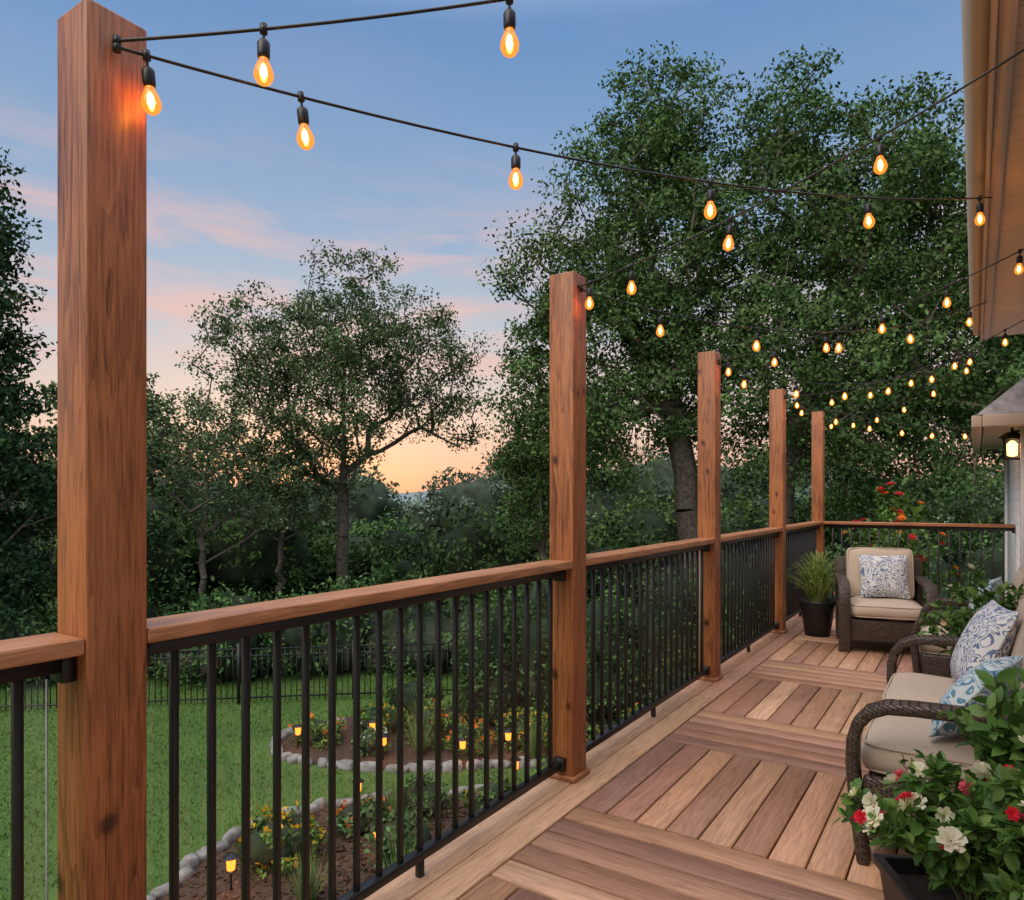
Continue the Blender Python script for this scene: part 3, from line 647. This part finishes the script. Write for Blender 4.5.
def tree(name,base,lobes,ntips,tr,leaf,lpt,blob,cols,seed,fork=.35,top=.75,power=.42,upright=1.3):
    rg=np.random.default_rng(seed); base=np.array(base,float); lobes=np.array(lobes,float)
    vol=lobes[:,3]*lobes[:,4]*lobes[:,5]; li=rg.choice(len(lobes),ntips,p=vol/vol.sum())
    d=rg.normal(0,1,(ntips,3)); d/=np.linalg.norm(d,axis=1)[:,None]
    tips=lobes[li,:3]+d*(rg.uniform(0,1,(ntips,1))**power)*lobes[li,3:]*rg.uniform(.85,1.08,(ntips,1))
    cc=(lobes[:,:3]*vol[:,None]).sum(0)/vol.sum(); zt=lobes[:,2].max()+lobes[lobes[:,2].argmax(),5]
    ht=base[2]+(zt-base[2])*top
    k=14; tt=np.linspace(0,1,k); nodes=[base+np.array([(cc[0]-base[0])*(a**1.6),(cc[1]-base[1])*(a**1.6),(ht-base[2])*a])+np.array([*rg.normal(0,.06,2),0])*(a>0) for a in tt]
    par=[-1]+list(range(k-1))
    z_att=base[2]+(zt-base[2])*fork
    order=np.argsort(np.linalg.norm(tips-np.array([cc[0],cc[1],z_att]),axis=1)); tipid=[]
    for i in order:
        tp=tips[i]; Na=np.array(nodes); dv=tp-Na; dist=np.linalg.norm(dv,axis=1)
        cost=dist+upright*np.maximum(0,Na[:,2]-tp[2]+.5*dist)+ (Na[:,2]<z_att-.6)*6
        j=int(cost.argmin()); ln=dist[j]; m=max(1,int(ln/.55)); prev=j; p0=Na[j]
        for q_ in range(1,m+1):
            a=q_/m; p=p0+(tp-p0)*a; p=p+rg.normal(0,.04*min(1,ln),3)*(q_<m); p[2]+=-.05*ln*math.sin(math.pi*a)
            nodes.append(p); par.append(prev); prev=len(nodes)-1
        tipid.append(prev)
    Na=np.array(nodes); par=np.array(par); cnt=np.zeros(len(Na)); cnt[tipid]+=1
    for i in range(len(Na)-1,0,-1): cnt[par[i]]+=cnt[i]
    rad=np.maximum(tr*(np.maximum(cnt,1)/cnt[0])**.52,.009)
    ch=np.arange(1,len(Na)); pa=par[ch]; A_=Na[pa];B_=Na[ch]; T=B_-A_; T/=np.linalg.norm(T,axis=1)[:,None]+1e-9
    up=np.where(np.abs(T[:,2:3])>.9,np.array([[1.,0,0]]),np.array([[0,0,1.]])); U=np.cross(T,up); U/=np.linalg.norm(U,axis=1)[:,None]; W=np.cross(T,U)
    n=6; an=np.linspace(0,2*np.pi,n,endpoint=False); ring=U[:,None]*np.cos(an)[None,:,None]+W[:,None]*np.sin(an)[None,:,None]
    ra=np.minimum(rad[pa],rad[ch]*1.35); Va=A_[:,None]+ring*ra[:,None,None]; Vb=B_[:,None]+ring*rad[ch][:,None,None]
    V=np.concatenate([Va,Vb],1).reshape(-1,3); f=np.array([[j,(j+1)%n,n+(j+1)%n,n+j] for j in range(n)]); F=(f[None]+np.arange(len(ch))[:,None,None]*2*n).reshape(-1,4)
    E=empty(name); mesh_np('trunk_and_limbs',V,F,M_bark,parent=E,smooth=True)
    tp=Na[tipid]; nt_=len(tp); pick=rg.integers(nt_,size=nt_*lpt); sz=rg.uniform(.6,1.25,nt_)*blob
    off=rg.normal(0,1,(len(pick),3)); off/=np.linalg.norm(off,axis=1)[:,None]; off*=rg.uniform(0,1,(len(pick),1))**.6*1.15; off*=sz[pick][:,None]*np.array([1,1,.62])
    C=tp[pick]+off; tcol=np.array(cols)[rg.integers(len(cols),size=nt_)]*rg.uniform(.72,1.28,(nt_,1))
    V,F=leaf_diamonds(C,leaf*rg.uniform(.65,1.25,len(C)),rg,.55); mesh_np('leaves',V,F,M_leaf,np.repeat(tcol[pick]*rg.uniform(.85,1.18,(len(C),1)),4,0),E)
    return E
OAK=[(.083,.148,.052),(.100,.172,.060),(.070,.130,.050),(.112,.190,.068)]
ASH=[(.090,.145,.066),(.108,.17,.075),(.115,.165,.083)]
tree('oak_tree',(-5.2,20.4,GZ),[(-7.6,19.0,4.6,3.3,3.2,3.6),(-6.6,19.6,9.6,3.0,3.0,3.2),(-6.0,20.2,12.2,2.1,2.2,2.3),(-8.6,18.3,7.6,2.0,2.0,2.2),(-5.2,20.6,6.6,2.4,2.6,4)],580,.36,.070,140,.72,OAK,31,.42)
tree('oak_tree',(-3.3,20.9,GZ),[(-1.6,20.9,5.2,3.6,3.4,4.2),(-1.8,20.8,9.6,3.2,3.0,3.0),(-2.2,20.7,11.6,2.1,2.1,2.2),(.6,21.8,8.8,2.9,2.6,3.8),(.2,21.6,3.2,3.2,2.6,3.0)],660,.34,.070,140,.72,OAK,32,.42)
tree('oak_tree',(3.2,25.8,GZ),[(2.6,25.8,6,4,4,4.5),(4.5,27,5,4,4,5)],260,.4,.095,120,.8,OAK,33,.4)
tree('ash_tree',(-17.2,17.5,GZ),[(-17.4,17.3,5.6,3.1,3.5,3.2),(-16.6,18.0,8.0,2.3,2.6,2.5),(-19.2,15.6,6.6,2.1,2.3,2.1),(-15.0,19.6,6.3,2.3,2.7,2.3),(-14.4,20.2,4.4,1.5,1.8,1.6),(-19.6,15.3,3.8,1.8,2.0,1.8),(-17.4,17.2,2.8,1.6,1.8,1.3)],560,.22,.066,82,.60,ASH,34,.34,.72,.40,2.6)
tree('young_tree',(-17.0,11.9,GZ),[(-17.0,11.8,2.6,1.7,2.0,2.0),(-16.2,13.0,1.4,1.3,1.3,1.2)],130,.10,.06,50,.46,ASH,35,.35,.7,.42,2.6)
tree('young_tree',(-18.6,16.0,GZ),[(-18.5,16.0,1.8,1.9,2.0,1.8)],110,.10,.07,60,.5,ASH,36,.35,.7,.42,2.6)
tree('young_tree',(-10.6,20.6,GZ),[(-10.8,20.4,1.8,1.7,1.7,2.2),(-9.8,21.1,3.4,1.3,1.3,1.5)],150,.12,.07,80,.5,OAK,39,.3,.7,.42,2.6)
DARK=[(.042,.085,.038),(.055,.102,.045),(.036,.072,.036)]
tree('maple_tree',(-18.6,7.0,GZ),[(-18.9,6.8,1.4,2.4,2.7,3.6),(-19.2,6.5,5.2,1.9,2.2,3.0),(-19.2,6.9,8.3,1.3,1.6,2.3)],380,.3,.080,120,.66,DARK,37,.25)
tree('maple_tree',(-26.5,14.0,GZ),[(-26.5,14.0,2.4,3.3,3.3,3.8),(-26.0,14.2,4.6,2,2,2.2)],220,.3,.11,90,.75,ASH,38,.25)

rg=np.random.default_rng(77)
blobs=[]
for th in np.arange(-22,92,2.6):
    a=math.radians(th+rg.uniform(-1,1)); R_=rg.uniform(27,33); top=rg.uniform(-1.0,1.9); rz=(top-GZ)/2*1.05
    if 37<th<50: rz*=.8
    blobs.append((1.7-math.sin(a)*R_,math.cos(a)*R_,GZ+rz*.9,rg.uniform(1.8,2.8),rg.uniform(1.8,2.8),rz))
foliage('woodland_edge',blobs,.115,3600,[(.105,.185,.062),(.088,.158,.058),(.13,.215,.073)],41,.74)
blobs=[]
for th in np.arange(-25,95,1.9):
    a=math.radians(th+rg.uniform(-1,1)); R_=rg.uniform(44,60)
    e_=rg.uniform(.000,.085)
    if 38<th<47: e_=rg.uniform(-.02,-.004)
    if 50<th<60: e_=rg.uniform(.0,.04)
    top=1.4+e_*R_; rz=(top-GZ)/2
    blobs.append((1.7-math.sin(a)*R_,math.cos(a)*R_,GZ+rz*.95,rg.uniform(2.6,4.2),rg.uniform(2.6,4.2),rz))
foliage('distant_treeline',blobs,.20,2400,[(.125,.178,.112),(.14,.195,.12),(.11,.16,.115)],42,.76,cmat=M_dark2)  # paler, bluer leaf tints carry the distance haze in the colour
blobs=[]
for t in np.linspace(0,1,26):
    x=-24+t*22; y=-.2+t*19; x-=rg.uniform(.9,2.4)*.65; y+=rg.uniform(.9,2.4)*.75
    h=rg.uniform(1.2,2.5); blobs.append((x,y,GZ+h*.42,rg.uniform(.9,1.5),rg.uniform(.9,1.5),h*.6))
foliage('undergrowth',blobs,.070,3000,[(.075,.145,.05),(.055,.105,.042),(.105,.175,.055)],43)
for i,(x,y,h,r_) in enumerate([(-6.1,10.9,2.5,.55),(-5.2,11.6,2.8,.6),(-4.3,12.4,2.6,.65),(-3.3,13.2,3.0,.75),(-2.2,13.6,3.4,.9),(-.9,14.2,3.6,1.0),(.7,14.8,3.8,1.1),(2.2,15.2,3.8,1.1)]):
    foliage('evergreen_shrub',[(x,y,GZ+h*.5,r_,r_,h*.55),(x+.1,y,GZ+h*.3,r_*1.15,r_*1.15,h*.32)],.05,2800,[(.078,.145,.052),(.09,.165,.056)],50+i,.80)
YEL=(.85,.46,.03); ORG=(.85,.22,.03); WHT=(.65,.65,.6)
for i,(x,y,r_,h,fl) in enumerate([(-5.25,5.45,.52,.42,[(YEL,150,.038)]),(-5.0,6.6,.35,.3,[(ORG,60,.035)]),(-4.6,7.3,.40,.38,None),(-3.9,6.2,.4,.5,None),(-3.6,7.6,.45,.5,[(YEL,40,.035)]),
    (-8.0,8.5,.42,.32,[(ORG,60,.045)]),(-7.4,9.4,.45,.42,[(YEL,50,.045)]),(-6.9,8.7,.32,.28,[(WHT,30,.03)]),(-6.3,9.6,.5,.5,[(ORG,40,.05)]),(-7.6,10.6,.6,.6,None),(-5.6,9.7,.42,.34,[(ORG,70,.045)]),(-5.0,10.4,.5,.45,[(YEL,60,.05)]),(-6.6,11.6,.6,.7,None),(-4.2,10.7,.5,.4,[(YEL,60,.05)]),(-3.2,9.2,.5,.5,None),(-2.6,8.0,.5,.6,None),(-2.9,11.3,.6,.6,[(ORG,50,.05)])]):
    foliage('garden_shrub',[(x,y,GZ+h*.55+.05,r_,r_,h*.7)],.04,1400,[(.10,.18,.05),(.125,.21,.055),(.085,.155,.06)],80+i,.75,flower=fl)
def grass_clump(x,y,h,seed):
    rg=np.random.default_rng(seed); n=150; az=rg.uniform(0,6.28,n); out=rg.uniform(.05,h*.5,n)
    V=np.zeros((n,3,3)); V[:,0]=np.stack([x+np.cos(az)*.03-np.sin(az)*.008,y+np.sin(az)*.03+np.cos(az)*.008,np.full(n,GZ+.05)],1); V[:,1]=np.stack([x+np.cos(az)*.03+np.sin(az)*.008,y+np.sin(az)*.03-np.cos(az)*.008,np.full(n,GZ+.05)],1)
    V[:,2]=np.stack([x+np.cos(az)*out,y+np.sin(az)*out,GZ+h*rg.uniform(.5,1,n)],1)
    mesh_np('ornamental_grass',V.reshape(-1,3),np.arange(3*n).reshape(n,3),M_leaf,np.repeat(np.array([.16,.24,.08])*rg.uniform(.6,1.5,(n,1)),3,0))
for i,(x,y,h) in enumerate([(-6.1,9.0,.9),(-4.7,6.9,.8),(-4.2,5.0,.7),(-3.4,5.6,.9),(-7.0,10.1,1.0),(-4.4,9.9,.9)]): grass_clump(x,y,h,200+i)
for (x,y) in [(-5.15,4.75),(-4.35,6.2),(-5.3,9.15),(-4.1,8.9),(-6.5,8.55),(-8.1,8.1),(-7.2,9.0),(-5.5,7.0),(-4.9,9.9),(-3.3,8.5)]:
    e=empty('path_light',(x,y,GZ))
    V,F=merge([tube([[0,0,0],[0,0,.28]],.012,8),lathe([(.09,.425),(.04,.46),(.001,.47)],12),lathe([(.05,.275),(.05,.285),(.001,.286)],12)]); mesh_np('stake_and_hood',V,F,M_black,parent=e)
    V,F=lathe([(.001,.287),(.044,.288),(.052,.41),(.001,.412)],10); mesh_np('lamp',V,F,M_path,parent=e)
    pl=bpy.data.lights.new('path_lamp_glow','POINT'); pl.energy=2.2; pl.color=(1,.42,.10); pl.shadow_soft_size=.05
    po=bpy.data.objects.new('path_lamp_glow',pl); COL.objects.link(po); po.parent=e; po.location=(0.10,-.06,.30)
p0=np.array([-24.0,-1.85]); p1=np.array([-4.0,15.7]); Ln_=np.linalg.norm(p1-p0); dr=(p1-p0)/Ln_; ang=math.atan2(dr[1],dr[0])
E=empty('black_metal_fence',(p0[0],p0[1],GZ),ang); parts=[]
for s in np.arange(0,Ln_,.12): parts.append(box(s-.008,s+.008,-.008,.008,.05,1.2))
for s in np.arange(0,Ln_,2.4): parts.append(box(s-.03,s+.03,-.03,.03,0,1.3))
for z in (.12,1.0,1.15): parts.append(box(0,Ln_,-.012,.012,z,z+.03))
V,F=merge(parts); mesh_np('pickets_and_rails',V,F,M_black,parent=E)
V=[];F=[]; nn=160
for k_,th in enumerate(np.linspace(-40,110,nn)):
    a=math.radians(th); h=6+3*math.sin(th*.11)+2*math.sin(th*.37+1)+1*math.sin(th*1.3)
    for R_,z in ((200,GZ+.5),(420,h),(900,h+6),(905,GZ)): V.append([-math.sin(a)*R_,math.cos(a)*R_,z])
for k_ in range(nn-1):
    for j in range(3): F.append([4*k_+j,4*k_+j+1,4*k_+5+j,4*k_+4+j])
mesh_np('distant_hills',V,F,simple('hazy_hill',(.20,.25,.28),.95,nscale=.05,var=.2,bump=0),smooth=True)  # blue-grey haze is painted into the hill colour
print('polys',sum(len(m.polygons) for m in bpy.data.meshes))
